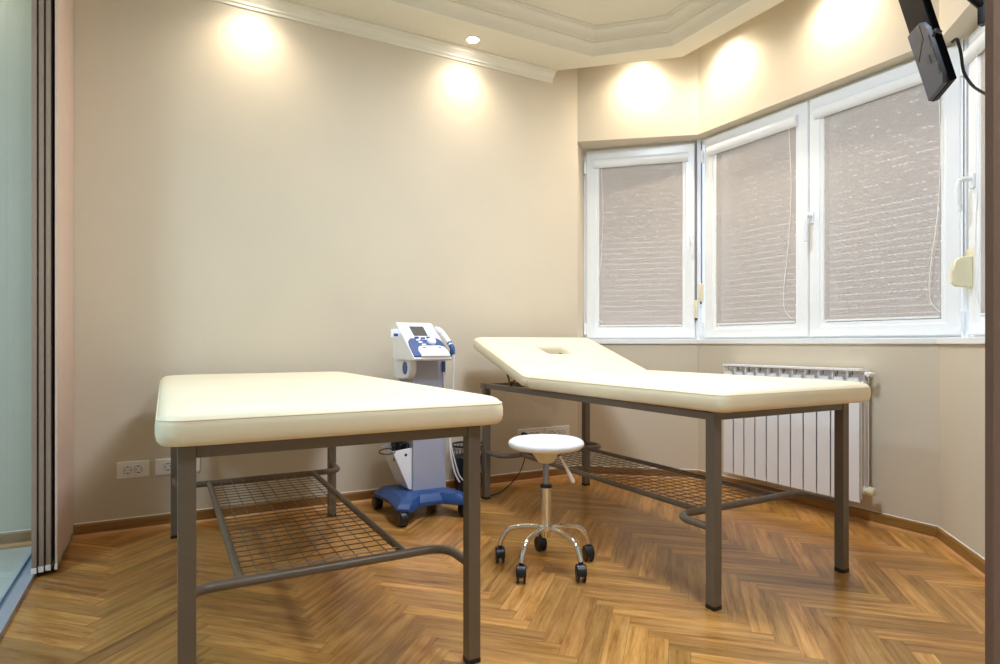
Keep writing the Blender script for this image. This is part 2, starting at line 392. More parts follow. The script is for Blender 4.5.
Z0, Z1 = .978, 2.41
def handle(par, Mx, x, z, yb, s=1.0, flip=1):
    h = MB().box(x-.014, x+.014, yb, yb+.012, z-.035, z+.035).xf(Mx).build('handle', M['pvc'], par, bevel=.004)
    MB().tube(arc([(x, yb+.01, z+.01), (x, yb+.05*s, z+.01), (x+.006*flip, yb+.055*s, z-.03), (x+.004*flip, yb+.05*s, z-.115*s)], .03), [.010*max(1, s*.95)]*8+[.0115*max(1, s*.95)]*8+[.009], 10).xf(Mx).build('lever', M['pvc'], h)
    return h
def casement(par, Mx, x0, x1, g0, g1, hinge=None):
    """sash with glass; g0,g1 the glass limits"""
    s = rectframe(x0, x1, Z0+.012, Z1-.018, .1, .02, .062).v
    m = MB(); zt, zb = 2.262, 1.074
    o = [(x0, Z0+.012), (x1, Z0+.012), (x1, Z1-.016), (x0, Z1-.016)]; i = [(g0, zb), (g1, zb), (g1, zt), (g0, zt)]
    def ring(pts, y): return [(a, y, b) for a, b in pts]
    def sh(k):
        return [(i[0][0]-k, i[0][1]-k), (i[1][0]+k, i[1][1]-k), (i[2][0]+k, i[2][1]+k), (i[3][0]-k, i[3][1]+k)]
    R = [ring(o, -.03), ring(o, .030), ring([(x0+.005, o[0][1]+.005), (x1-.005, o[0][1]+.005), (x1-.005, o[2][1]-.005), (x0+.005, o[2][1]-.005)], .036),
         ring(sh(.026), .036), ring(sh(.022), .031), ring(sh(.006), .029), ring(i, .024), ring(i, -.03)]
    m.rings(R + [R[0]], False, False); sa = m.xf(Mx).build('sash', M['pvc'], par, smooth=20)
    rectframe(g0-.001, g1+.001, zb-.001, zt+.001, .004, -.012, -.002).xf(Mx).build('gasket', M['rubber'], sa, smooth=0)
    MB().box(g0-.005, g1+.005, -.016, -.008, zb-.005, zt+.005).xf(Mx).build('pane', M['glass'], sa, smooth=0)
    if hinge is not None:
        for z in (1.06, 2.27):
            MB().cyl((hinge, .046, z-.045), (hinge, .046, z+.045), .010, seg=12).box(hinge-.010, hinge+.010, .03, .044, z-.04, z+.04).xf(Mx).build('hinge', M['pvc'], sa, bevel=.002)
    return sa
def blind(Mx, g0, g1, label, r0, r1, cord_x, zt=2.345):
    r = empty('roller_blind', Mx @ Vector(((g0+g1)/2, .05, 2.30)), label, 'blind', 'roller blinds on the bay windows')
    bpy.context.view_layer.update()
    c = [(.0362,-.040),(.0362,.022),(.046,.027),(.058,.022),(.066,.010),(.068,-.006),(.062,-.024),(.050,-.036)]
    MB().poly_x([(y, zt-.045+z) for y, z in c], r0, r1).xf(Mx).build('cassette', M['pvc'], r, smooth=50, bevel=.002)
    for e in (r0, r1-.004):
        MB().poly_x([(y*1.02, zt-.045+z*1.06) for y, z in c], e-.002, e+.006).xf(Mx).build('end_cap', M['pvc'], r, smooth=50)
    MB().box(g0+.0005, g1-.0005, .0255, .027, 1.083, 2.30).xf(Mx).build('fabric', M['blind'], r, smooth=0)
    MB().box(g0+.003, g1-.003, .0235, .0315, 1.076, 1.087).xf(Mx).build('bottom_bar', M['sill'], r, bevel=.002)
    sgn = 1
    p = [(cord_x, .060, 2.29)]+[(cord_x+.012*math.sin(t*.5), .052, 2.2-.093*t) for t in range(1, 8)]
    q = [(cord_x+.004, .055, 1.62), (cord_x-.010, .055, 1.50), (cord_x-.034, .05, 1.34), (cord_x-.042, .05, 1.22), (cord_x-.036, .05, 1.16), (cord_x-.010, .045, 1.12), (cord_x+.006, .045, 1.105)]
    MB().tube(p, .0013, 6).tube(arc(q, .05, 4), .0018, 6).xf(Mx).build('pull_cord', M['cord'], r)
    return r
def shutter(Mx, g0, g1, label):
    m = MB(); pitch = .040; z = 1.03; y = -.09
    rnd = random.Random(int(g0*1000+g1*77))
    while z < 2.33:
        m.add([(g0-.05, y, z+.006), (g1+.05, y, z+.006), (g1+.05, y+.006, z+pitch/2), (g0-.05, y+.006, z+pitch/2), (g1+.05, y, z+pitch), (g0-.05, y, z+pitch)], [(0,1,2,3),(3,2,4,5)])
        # bridges between the slots of the interlocking strip; some slots stay closed
        x = g0-.05+rnd.random()*.01; xs = g0-.05
        openp = .93 if z < 1.75 else (.45 if z < 2.05 else .22)
        while x < g1+.05:
            e = min(x+.018, g1+.05)
            if rnd.random() < openp:
                if x > xs: m.add([(xs, y, z), (x, y, z), (x, y, z+.006), (xs, y, z+.006)], [(0,1,2,3)])
                xs = e
            x += .030
        if xs < g1+.05: m.add([(xs, y, z), (g1+.05, y, z), (g1+.05, y, z+.006), (xs, y, z+.006)], [(0,1,2,3)])
        z += pitch
    o = m.xf(Mx).build('window_shutter', M['shutter'], smooth=0)
    return tag(o, label, 'shutter', 'roller shutters outside the bay windows')

# window 1 (angled, left)
M1, L1 = frameM(WA, WB)
w1 = rectframe(-.02, L1+.02, Z0-.01, Z1+.01, .045, -.06, .014).xf(M1).build('window_1', M['pvc'], smooth=0); struct(w1)
s = casement(w1, M1, .018, .800, .116, .712, .010)
handle(s, M1, .775, 1.70, .036)
blind(M1, .116, .712, 'roller blind on the narrow angled window beside the long blank wall', .078, .750, .135)
shutter(M1, .116, .712, 'pale slatted shutter outside the narrow angled window beside the blank wall')
# window 2 (two casements)
M2, L2 = frameM(WB, WC)
w2 = rectframe(-.02, L2+.02, Z0-.01, Z1+.01, .055, -.06, .014).xf(M2); w2.box(.84, .92, -.06, .014, Z0, Z1)
w2 = w2.build('window_2', M['pvc'], smooth=0); struct(w2)
s = casement(w2, M2, .080, .877, .180, .788, .068)
s = casement(w2, M2, .883, 1.672, .974, 1.582, 1.682)
handle(s, M2, .905, 1.69, .036, 1.25)
blind(M2, .180, .788, 'roller blind on the middle casement, between the corner posts and the white handle', .130, .815, .765)
blind(M2, .974, 1.582, 'roller blind on the wide casement partly behind the hanging television', .928, 1.612, 1.582)
shutter(M2, .180, .788, 'pale slatted shutter outside the middle window casement')
shutter(M2, .974, 1.582, 'pale slatted shutter outside the casement behind the television')
# window 3 (angled, right)
M3, L3 = frameM(WC, WD)
w3 = rectframe(-.02, L3+.02, Z0-.01, Z1+.01, .045, -.06, .014).xf(M3).build('window_3', M['pvc'], smooth=0); struct(w3)
s = casement(w3, M3, .062, .775, .165, .68)
handle(s, M3, .125, 1.70, .036, 1.2)
blind(M3, .165, .68, 'roller blind on the angled window seen only as a sliver beside brown curtain', .062, .72, .20)
shutter(M3, .165, .68, 'pale slatted shutter outside the sliver of angled window by the brown curtain')
# corner posts
for nm, c0 in (('trim_3', WB), ('trim_4', WC)):
    pp = Vector(c0); inn = (Vector((2.2, 2.35))-pp).normalized()
    m = MB(); c3 = pp+inn*.016
    m.poly_z([tuple(pp-inn*.10+Vector((-inn.y, inn.x))*.05), tuple(pp-inn*.10-Vector((-inn.y, inn.x))*.05), tuple(c3-Vector((-inn.y, inn.x))*.030), tuple(c3+Vector((-inn.y, inn.x))*.030)], Z0, Z1)
    for rr, dd in ((.022, 0), (.012, .016)):
        cc = c3+inn*dd; m.cyl((cc.x, cc.y, Z0), (cc.x, cc.y, Z1), rr, seg=16)
    struct(m.build(nm, M['pvc']))
# shutter straps with winders
def strap(Mx, x, zw, label, xb=None, big=False, y=.04):
    xb = x if xb is None else xb
    r = empty('shutter_strap', Mx @ Vector((x, y, 1.3)), label, 'strap', 'shutter straps at the window corners')
    bpy.context.view_layer.update()
    MB().box(xb-.005, xb+.005, y-.001, y+.001, zw, Z1-.02).xf(Mx).build('belt', M['strap'], r, smooth=0)
    if big:
        pr = [(y-.01, zw-.115), (y+.055, zw-.11), (y+.072, zw-.09), (y+.076, zw-.04), (y+.064, zw+.01), (y+.04, zw+.028), (y-.01, zw+.033)]
        MB().poly_x(pr, x-.018, x+.018).xf(Mx).build('winder', M['offwhite'], r, bevel=.008, seg=3)
        MB().box(min(xb, x)-.006, x+.024, y-.014, y-.008, zw-.12, zw+.07).xf(Mx).build('wall_plate', M['offwhite'], r, bevel=.002)
    else:
        pr = [(y-.01, zw-.13), (y+.012, zw-.128), (y+.02, zw-.10), (y+.022, zw-.04), (y+.015, zw), (y-.01, zw)]
        MB().poly_x(pr, x-.012, x+.012).xf(Mx).build('winder', M['offwhite'], r, bevel=.004)
        MB().cyl((x, y+.005, zw-.145), (x, y+.005, zw-.128), .006, seg=10).xf(Mx).build('stop', M['rubber'], r)
    return r
strap(M1, .8075, 1.26, 'grey shutter strap with ivory winder, lower of the pair at the far window corner')
strap(M2, .060, 1.375, 'grey shutter strap with ivory winder, higher of the pair at the far window corner')
strap(M3, .098, 1.325, 'grey shutter strap with large cream winder box beside the brown curtain', .040, True, .045)

# ------------------------------------------------------------------ treatment tables
def table(name, lx0, lx1, ly0, ly1, label, raised):
    """lx/ly: leg centre lines"""
    h = .02; LH = .706
    root = empty(name, ((lx0+lx1)/2, (ly0+ly1)/2, 0), label, 'massage table', 'cream treatment tables')
    bpy.context.view_layer.update()
    for x, y in ((lx0,ly0),(lx1,ly0),(lx1,ly1),(lx0,ly1)):
        l = MB().box(x-h, x+h, y-h, y+h, .012, LH-.001).build('leg', M['steel_paint'], root, bevel=.0025)
        MB().box(x-h-.0005, x+h+.0005, y-h-.0005, y+h+.0005, 0, .016).build('foot_cap', M['black'], l, bevel=.002)
    a = .03; f = MB()
    f.box(lx0+h, lx1-h, ly0-h+.004, ly0+h-.004, LH-a, LH); f.box(lx0+h, lx1-h, ly1-h+.004, ly1+h-.004, LH-a, LH)
    f.box(lx0-h+.004, lx0+h-.004, ly0+h, ly1-h, LH-a, LH); f.box(lx1-h+.004, lx1+h-.004, ly0+h, ly1-h, LH-a, LH)
    f.box(lx0-h+.004, lx0+h-.004, ly1+h, ly1+h+.03, LH-a, LH); f.box(lx1-h+.004, lx1+h-.004, ly1+h, ly1+h+.03, LH-a, LH)
    f.build('top_frame', M['steel_paint'], root, bevel=.002)
    # lower shelf: two bent cross tubes, two long tubes and a wire grid
    zs = .287; d = .19; sf = MB(); r = .0145
    for yl, s in ((ly0, 1), (ly1, -1)):
        sf.tube(arc([(lx0, yl+s*h, zs), (lx0, yl+s*d, zs), (lx1, yl+s*d, zs), (lx1, yl+s*h, zs)], .085, 8), r, 12)
    xa, xb = lx0+.14, lx1-.14
    for x in (xa, xb): sf.tube([(x, ly0+d, zs), (x, ly1-d, zs)], .0125, 12)
    sf = sf.build('shelf_frame', M['steel_paint'], root)
    g = MB(); n = 10; st = (xb-xa)/n
    for k in range(1, n): g.tube([(xa+st*k, ly0+d, zs+.004), (xa+st*k, ly1-d, zs+.004)], .0019, 5)
    ny = int((ly1-ly0-2*d)/.05); sy = (ly1-ly0-2*d)/ny
    for k in range(1, ny): g.tube([(xa, ly0+d+sy*k, zs+.006), (xb, ly0+d+sy*k, zs+.006)], .0019, 5)
    g.build('wire_shelf', M['steel_paint'], root)
    return root

CPROF = [(.030,.001),(.012,.004),(.003,.014),(0,.030),(.000,.048),(.002,.060),(.006,.068),(.014,.076),(.027,.082),(.050,.086),(.10,.089),(.20,.091)]
def cushion(name, x0, x1, y0, y1, z, par, th=.09, rc=.06, sag=.003, noscorner=None):
    k = th/.09; R = []
    for i, (ins, zz) in enumerate(CPROF):
        rr = max(rc-ins*.55, .03)
        ring = rrect(x0+ins, x1-ins, y0+ins, y1-ins, rr, z+zz*k, 10)
        if 3 <= i <= 8:
            ring = [(x, y, zz2+.0012*math.sin(x*23+y*17)) for x, y, zz2 in ring]
        R.append(ring)
    o = MB().rings(R).build(name, M['leather'], par, smooth=70)
    ring = rrect(x0+.0035, x1-.0035, y0+.0035, y1-.0035, rc-.002, z+.0635*k, 10)
    MB().tube(ring+[ring[0]], .0024, 6, False).build('piping', M['piping'], o)
    return o

t1 = table('treatment_table', .047, .807, 1.65, 3.40, 'flat cream padded treatment table with grey legs, its end facing the camera', False)
cushion('cushion', -.020, .905, 1.59, 3.48, .706, t1, .092)
t2 = table('treatment_table', 1.727, 2.480, 1.56, 3.33, 'cream padded treatment table with raised headrest and face hole, by the window', True)
cushion('cushion', 1.680, 2.575, 1.475, 2.800, .706, t2, .09, .045)
# raised headrest with a face hole
HL = .685; ang = math.radians(18.6)
def headrest(par):
    x0, x1 = 1.680, 2.575; yl, yr = 0.005, HL; cx = (x0+x1)/2; cy = .42
    n = 11; R = []
    outer = lambda ins, zz: rrect(x0+ins, x1-ins, yl+ins, yr-ins, max(.045-ins*.5, .02), zz, 10)
    def hole(rx, ry, zz):
        pts = []
        for px, py, _ in outer(0, 0):
            a = math.atan2((py-cy)/HL, (px-cx)/(x1-x0)); pts.append((cx+rx*math.cos(a), cy+ry*math.sin(a), zz))
        return pts
    for ins, zz in CPROF[:10]: R.append(outer(ins, zz*.95))
    top = CPROF[9][1]*.95
    o9 = R[-1]; h9 = hole(.160, .135, top)
    for t in (.35, .7, .9): R.append([(a[0]*(1-t)+b[0]*t, a[1]*(1-t)+b[1]*t, top+.003) for a, b in zip(o9, h9)])
    for rx, ry, dz in ((.155,.130,.002),(.146,.122,-.001),(.138,.114,-.007),(.131,.107,-.017),(.127,.103,-.030),(.126,.102,-.062)): R.append(hole(rx, ry, top+dz))
    R.append(hole(.10, .08, top-.066)); R.append(hole(.002, .002, top-.067))
    Mx = Matrix.Translation((0, 2.806, .706)) @ Matrix.Rotation(ang, 4, 'X')
    o = MB().rings(R, True, True).xf(Mx).build('headrest', M['leather'], par, smooth=70)
    ring = rrect(x0+.0035, x1-.0035, yl+.0035, yr-.0035, .042, .061, 10)
    MB().tube(ring+[ring[0]], .0026, 6, False).xf(Mx).build('piping', M['piping'], o)
    return Mx
Mh = headrest(t2)
hr = [o for o in t2.children if o.name.startswith('headrest')][0]
MB().rings([[((1.68+2.575)/2+rx*math.cos(2*PI*k/40), .42+ry*math.sin(2*PI*k/40), z) for k in range(40)] for rx, ry, z in ((.124,.10,.028),(.121,.097,.030),(.121,.097,.020),(.01,.01,.018))], False, True).xf(Mh).build('hole_shade', M['holeshade'], hr)  # dark disc added at the bottom of the hole as painted shade
for x in (1.735, 2.47):
    p = Mh @ Vector((x, .19, 0)); q = Mh @ Vector((x, .29, -.002))
    m = MB().tube([(x, 3.045, .706), (x, 3.052, .724), (x, 3.075, .765), tuple(q)], .006, 8)
    m.tube([(x+.006, 3.045, .712), (x+.006, 3.0, .745), tuple(p)], .005, 8)
    m.cyl((x-.01, 3.045, .722), (x+.014, 3.045, .722), .012, seg=12)
    m.build('support_arm', M['copper'], t2)

# ------------------------------------------------------------------ stool
sx, sy = 1.422, 2.19
st = empty('stool', (sx, sy, 0), 'round white swivel stool with chrome five-spoke base on black casters', 'stool')
bpy.context.view_layer.update()
MB().lathe((sx, sy, 0), [(.001,.504),(.12,.504),(.148,.508),(.158,.517),(.161,.527),(.157,.537),(.146,.544),(.12,.548),(.06,.549),(.001,.549)], 56).build('seat', M['seatwhite'], st, smooth=60)
c = MB().lathe((sx, sy, 0), [(.001,.5045),(.074,.5045),(.070,.498),(.034,.450),(.028,.445),(.001,.445)], 28).build('seat_bracket', M['offwhite'], st, smooth=40)
for a in (-1.05, -.75):
    q = Vector((math.cos(a), math.sin(a), 0)); p = Vector((sx, sy, .480))+q*.056
    MB().cyl(p-q*.004, p+q*.004, .005, seg=10).build('bolt_hole', M['black'], c)
lv = Vector((.80, -.6, 0)).normalized()
p0 = Vector((sx, sy, .480))+lv*.05
pts = [p0, p0+lv*.012+Vector((0,0,-.012)), p0+lv*.038+Vector((0,0,-.060)), p0+lv*.062+Vector((0,0,-.108)), p0+lv*.066+Vector((0,0,-.118))]
MB().tube(pts, [.0035,.004,.0065,.0095,.006], 12).build('lever', M['seatwhite'], st)
MB().lathe((sx, sy, 0), [(.001,.448),(.0135,.448),(.0135,.34),(.001,.34)], 20).build('piston', M['alu'], st)
MB().lathe((sx, sy, 0), [(.001,.354),(.023,.354),(.0245,.350),(.0245,.340),(.001,.340)], 24).build('collar', M['black'], st)
MB().lathe((sx, sy, 0), [(.001,.341),(.0225,.341),(.0225,.25),(.0225,.17),(.0225,.165),(.001,.165)], 24).build('gas_cylinder', M['chrome'], st)
MB().lathe((sx, sy, 0), [(.001,.183),(.021,.183),(.030,.178),(.030,.160),(.022,.154),(.018,.128),(.001,.126)], 24).build('hub', M['chrome'], st)
cas = None
for k, a in enumerate((-8, 64, 136, 208, 280)):
    a = math.radians(a); q = Vector((math.cos(a), math.sin(a), 0)); s_ = Vector((-q.y, q.x, 0)); c0 = Vector((sx, sy, 0))
    path = [c0+q*.022+Vector((0,0,.168)), c0+q*.09+Vector((0,0,.170)), c0+q*.175+Vector((0,0,.150)), c0+q*.203+Vector((0,0,.078))]
    MB().tube(arc(path, .07, 7), .0108, 12).build('spoke', M['chrome'], st)
    if cas is None:
        ce = bpy.data.objects.new('caster', None); COL.objects.link(ce); ce.parent = st
        hd = MB(); pr = []
        for i in range(15):
            t = PI*(-.08)+ (PI*1.16)*i/14; pr.append((.026*math.cos(t), .032+.032*math.sin(t)))
        hd.prism([(-.019, y, z) for y, z in pr], [(.019, y, z) for y, z in pr])
        hd.cyl((0,0,.058), (0,0,.078), .009, seg=12)
        hd = hd.build('hood', M['black'], None, bevel=.005, seg=3); hd.parent = ce
        w = MB()
        for sgn in (-1, 1): w.cyl((sgn*.008, 0, .024), (sgn*.017, 0, .024), .0235, seg=20)
        w = w.build('wheel', M['black'], None, bevel=.002); w.parent = ce
        cas = ce; c1 = ce
    else:
        c1 = cas.copy(); COL.objects.link(c1); c1.parent = st
        for ch in (hd, w):
            d = ch.copy(); COL.objects.link(d); d.parent = c1
    c1.location = (q*.203); c1.rotation_euler = (0, 0, -.5+(.25, .5, .15, -.05, .08)[k]); c1.scale = (1.08, 1.08, 1.1)

# ------------------------------------------------------------------ ultrasound machine
mx0, mx1 = 1.203, 1.403; my0, my1 = 3.20, 3.42
mc = empty('therapy_machine', (1.27, 3.24, 0), 'white and blue electrotherapy unit on a wheeled grey column with tilted screen', 'medical device')
bpy.context.view_layer.update()
# base with spread feet
zb0, zb1 = .075, .128
foot = [(1.045, 3.03), (1.10, 2.985), (1.15, 3.02), (1.20, 3.085), (1.34, 3.085), (1.40, 3.02), (1.455, 2.995), (1.495, 3.04), (1.47, 3.14), (1.44, 3.25), (1.45, 3.40), (1.43, 3.46), (1.36, 3.46), (1.26, 3.44), (1.14, 3.47), (1.06, 3.47), (1.04, 3.42), (1.07, 3.25)]
ctr = (1.27, 3.24)
def scl(pts, k, z): return [(ctr[0]+(x-ctr[0])*k, ctr[1]+(y-ctr[1])*k, z) for x, y in pts]
MB().rings([scl(foot, .93, .072), scl(foot, .96, .082), scl(foot, .96, .094), scl(foot, .90, .108), scl(foot, .78, .130), scl(foot, .6, .136)]).build('wheeled_base', M['mblue'], mc, smooth=30)
for i, (x, y) in enumerate(((1.075, 3.43), (1.085, 3.035), (1.445, 3.05), (1.40, 3.41))):
    w = MB().cyl((x-.024, y, .0415), (x+.024, y, .0415), .041, seg=24).build('caster', M['black'], mc, bevel=.011, seg=3)
    MB().box(x-.013, x+.013, y-.02, y+.02, .045, .074).build('caster_fork', M['black'], w, bevel=.003)
MB().box(mx0, mx1, my0, my1, .12, .862).build('column', M['mgrey'], mc, bevel=.006)
# side bulge with grip hole near the top on the left side
pr = [(3.16,.862),(3.16,.80),(3.18,.77),(3.20,.755),(3.38,.74),(3.42,.76),(3.42,.862)]
sb = MB().poly_x(pr, mx0-.034, mx0+.01).build('side_grip', M['mwhite'], mc, bevel=.012, seg=3)
MB().lathe((mx0-.033, 3.23, .815), [(.001,-.004),(.028,-.004),(.036,0),(.036,.004),(.001,.004)], 20, (-1,0,0)).build('grip_hole', M['mblue'], sb)
# wedge basket on the left side
bk = MB()
x1 = mx0; yb0, yb1 = 3.215, 3.43
w_ = [(x1-.112, .360), (x1-.02, .145), (x1, .14), (x1, .372)]
th_ = .004
bk.prism([(x, yb0, z) for x, z in w_], [(x, yb0+th_, z) for x, z in w_])
bk.prism([(x, yb1, z) for x, z in w_], [(x, yb1-th_, z) for x, z in w_])
bk.prism([(w_[0][0], yb0, w_[0][1]), (w_[1][0], yb0, w_[1][1]), (w_[1][0]+th_, yb0, w_[1][1]), (w_[0][0]+th_, yb0, w_[0][1])],
         [(w_[0][0], yb1, w_[0][1]), (w_[1][0], yb1, w_[1][1]), (w_[1][0]+th_, yb1, w_[1][1]), (w_[0][0]+th_, yb1, w_[0][1])])
bk = bk.build('side_basket', M['mwhite'], mc, smooth=0, bevel=.001)
MB().cyl((x1-.035, yb0-.001, .335), (x1-.035, yb0+.001, .335), .008, seg=12).build('basket_slot', M['black'], bk)
cb = MB(); rr = random.Random(3)
for k in range(16):
    x = x1-.060+.05*rr.random(); y = yb0+.02+.17*rr.random()
    p = [(x, y, .31), (x+.01*(rr.random()-.5), y, .35), (x-.03+.03*rr.random(), y+.03*(rr.random()-.5), .375+.03*rr.random()), (x+.02, y+.05*(rr.random()-.5), .38+.04*rr.random()), (x1-.02*rr.random()-.01, y+.01, .33)]
    cb.tube(arc(p, .03, 5), .004, 6)
for k in range(3):
    cb.tube(arc([(x1-.09+.03*k, 3.25+.04*k, .30), (x1-.10+.03*k, 3.25+.04*k, .40), (x1-.06+.02*k, 3.3+.04*k, .50), (x1-.01, 3.33+.03*k, .60)], .06, 6), .004, 6)
cb.tube([(x1-.10+.045*math.cos(t*PI/8)-.04, 3.22+.02*math.sin(t*PI/8), .362+.012*math.sin(t*PI/8)) for t in range(17)], .0035, 6)
cb.build('electrode_cables', M['cable'], mc)

# console on top: side profile extruded, tilted control face
cxa, cxb = 1.142, 1.358
def cz(t):   # point on the control face, t 0 front .. 1 back
    return (3.035+.265*t, .905+.155*t)
prof = [(3.045,.858),(3.025,.862),(3.020,.872),(3.035,.886),(3.165,.974),(3.295,1.062),(3.318,1.069),(3.345,1.060),(3.362,1.02),(3.365,.862)]
con = MB().poly_x(prof, cxa, cxb).build('console', M['mwhite'], mc, bevel=.010, seg=3)
fn = Vector((0, -.176, .26)).normalized()
def face(u, t, h=0):   # u across 0..1, t up the slope
    y = 3.035+.26*t; z = .908+.150*t + (.004*math.sin(PI*t))*0
    zz = .886+(y-3.035)*(1.062-.886)/(3.295-3.035)
    p = Vector((cxa+(cxb-cxa)*u, y, zz+.001)) + fn*h
    return p
def patch(pts, h, name, m, par, bevel=.0):
    lo = [face(u, t, -.004) for u, t in pts]; hi = [face(u, t, h) for u, t in pts]
    return MB().prism(lo, hi).build(name, m, par, smooth=0, bevel=bevel)
cp_ = patch([(.02,-.04),(.03,.30),(.06,.42),(.14,.50),(.30,.50),(.42,.46),(.62,.46),(.74,.50),(.88,.50),(.95,.42),(.98,.30),(.98,-.04)], .006, 'control_panel', M['mblue'], con, .002)
patch([(.20,-.06),(.18,.10),(.22,.20),(.32,.24),(.80,.24),(.92,.20),(.95,.10),(.95,-.06)], .013, 'front_tray', M['mwhite'], con, .003)
for u in (.36, .78): patch([(u-.045,.155),(u+.045,.155),(u+.03,.185),(u-.03,.185)], .0138, 'tray_slot', M['mblue'], con)
patch([(.30,.60),(.68,.60),(.68,.90),(.30,.90)], .0015, 'display', M['screen'], con)
for u0, u1 in ((.12,.24), (.75,.87)): patch([(u0,.66),(u1,.66),(u1,.88),(u0,.88)], .0012, 'button_field', M['lblue'], con)
for u in (.20, .74): patch([(u-.05,.935),(u+.06,.935),(u+.06,.965),(u-.05,.965)], .0012, 'label_strip', M['lblue'], con)
for u in (.34, .50, .66): patch([(u-.06,.52-.02*(u==.5)),(u+.05,.52-.02*(u==.5)),(u+.05,.545-.02*(u==.5)),(u-.06,.545-.02*(u==.5))], .007, 'key', M['mblue'], con)
for u, t in ((.33,.44),(.36,.37),(.42,.30)): patch([(u-.055,t-.018),(u+.05,t-.018),(u+.055,t+.018),(u-.05,t+.018)], .008, 'button', M['mwhite'], con, .001)
p = face(.66, .375, 0)
MB().lathe(p, [(.001,0),(.026,0),(.026,.010),(.023,.020),(.020,.022),(.001,.022)], 28, fn).build('dial', M['mwhite'], con, bevel=.001)
# little card holder on the left
cd = MB().box(cxa-.05, cxa, 3.24, 3.246, .985, 1.03).build('card_holder', M['mwhite'], con, bevel=.002)
MB().box(cxa-.035, cxa-.01, 3.2385, 3.240, .990, 1.005).build('card_mark', M['mblue'], cd)
# applicator in its holder on the right
pb = [(cxb+.004, 3.25, 1.04), (cxb+.014, 3.20, 1.02), (cxb+.024, 3.14, .975), (cxb+.030, 3.10, .94)]
pb = arc(pb, .05); wd = MB().tube(pb, [.009]+[.014]*(len(pb)-1), 12).build('applicator', M['mwhite'], mc)
MB().tube([(cxb+.028, 3.115, .955), (cxb+.034, 3.09, .925), (cxb+.038, 3.08, .89)], [.0150,.015,.008], 12).build('applicator_collar', M['mblue'], wd)
MB().tube(arc([(cxb-.005, 3.12, .88), (cxb+.02, 3.11, .868), (cxb+.03, 3.10, .885), (cxb+.030, 3.095, .92)], .02), .008, 8).build('applicator_holder', M['mblue'], mc)
wc = MB()
wc.tube(arc([(cxb+.038, 3.08, .90), (cxb+.042, 3.09, .80), (cxb+.050, 3.12, .55), (cxb+.040, 3.15, .38), (cxb+.075, 3.15, .22), (cxb+.11, 3.16, .165)], .2, 6), .005, 8)
wc.tube(arc([(mx1-.02, my0-.012, .80), (mx1-.018, my0-.02, .70), (mx1+.01, my0-.02, .45), (mx1+.03, my0-.02, .33), (mx1+.07, my0-.02, .20), (mx1+.10, my0-.01, .165)], .15, 6), .004, 8)
wc.build('white_lead', M['wcable'], mc)
MB().cyl((mx1-.02, my0-.012, .79), (mx1-.02, my0-.012, .85), .010, seg=12).build('lead_plug', M['mblue'], mc)

# ------------------------------------------------------------------ radiator
rad = empty('radiator', (3.2, 2.33, .125), 'white panel radiator under the middle window', 'radiator')
bpy.context.view_layer.update()
yL = 2.772; pw = .0806
for k in range(11):
    y1 = yL-k*pw; y0 = y1-pw; m = MB()
    m.box(3.155, 3.161, y0+.0022, y1-.0022, .125, .758)          # front plate
    m.box(3.155, 3.175, y0+.0022, y0+.006, .14, .758); m.box(3.155, 3.175, y1-.006, y1-.0022, .14, .758)
    m.box(3.156, 3.170, y1-.012, y1-.006, .755, .806)             # small uprights of the top grille
    m.box(3.150, 3.195, y0, y1, .806, .819)                       # top cap
    m.box(3.195, 3.245, y0, y1, .795, .815)
    m.box(3.165, 3.24, (y0+y1)/2-.012, (y0+y1)/2+.012, .16, .75)     # water column
    m.box(3.20, 3.205, y0+.004, y1-.004, .18, .79); m.box(3.236, 3.241, y0+.004, y1-.004, .18, .79)
    m.cyl((3.20, y0, .735), (3.20, y1, .735), .022, seg=14); m.cyl((3.20, y0, .185), (3.20, y1, .185), .022, seg=14)
    m.box(3.158, 3.166, y0+.015, y1-.015, .757, .772)
    s_ = m.build('radiator_section', M['radwhite'], rad, bevel=.0015)
    MB().box(3.152, 3.156, (y0+y1)/2-.0015, (y0+y1)/2+.0015, .784, .806).build('vent_gap', M['tvgrey'], s_)
yR = yL-11*pw
v = MB().cyl((3.20, yR-.034, .79), (3.20, yR, .79), .013, seg=16).cyl((3.175, yR-.026, .79), (3.225, yR-.026, .79), .011, seg=12).build('air_vent', M['radwhite'], rad, bevel=.002)
MB().lathe((3.20, yR-.0, .185), [(.001,.0),(.016,0),(.016,.012),(.023,.018),(.024,.04),(.018,.048),(.001,.05)], 20, (0,-1,0)).build('valve_cap', M['offwhite'], rad)
MB().cyl((3.245, yL-.2, .70), (3.27, yL-.2, .70), .01, seg=8).build('wall_hook', M['radgrey'], rad)

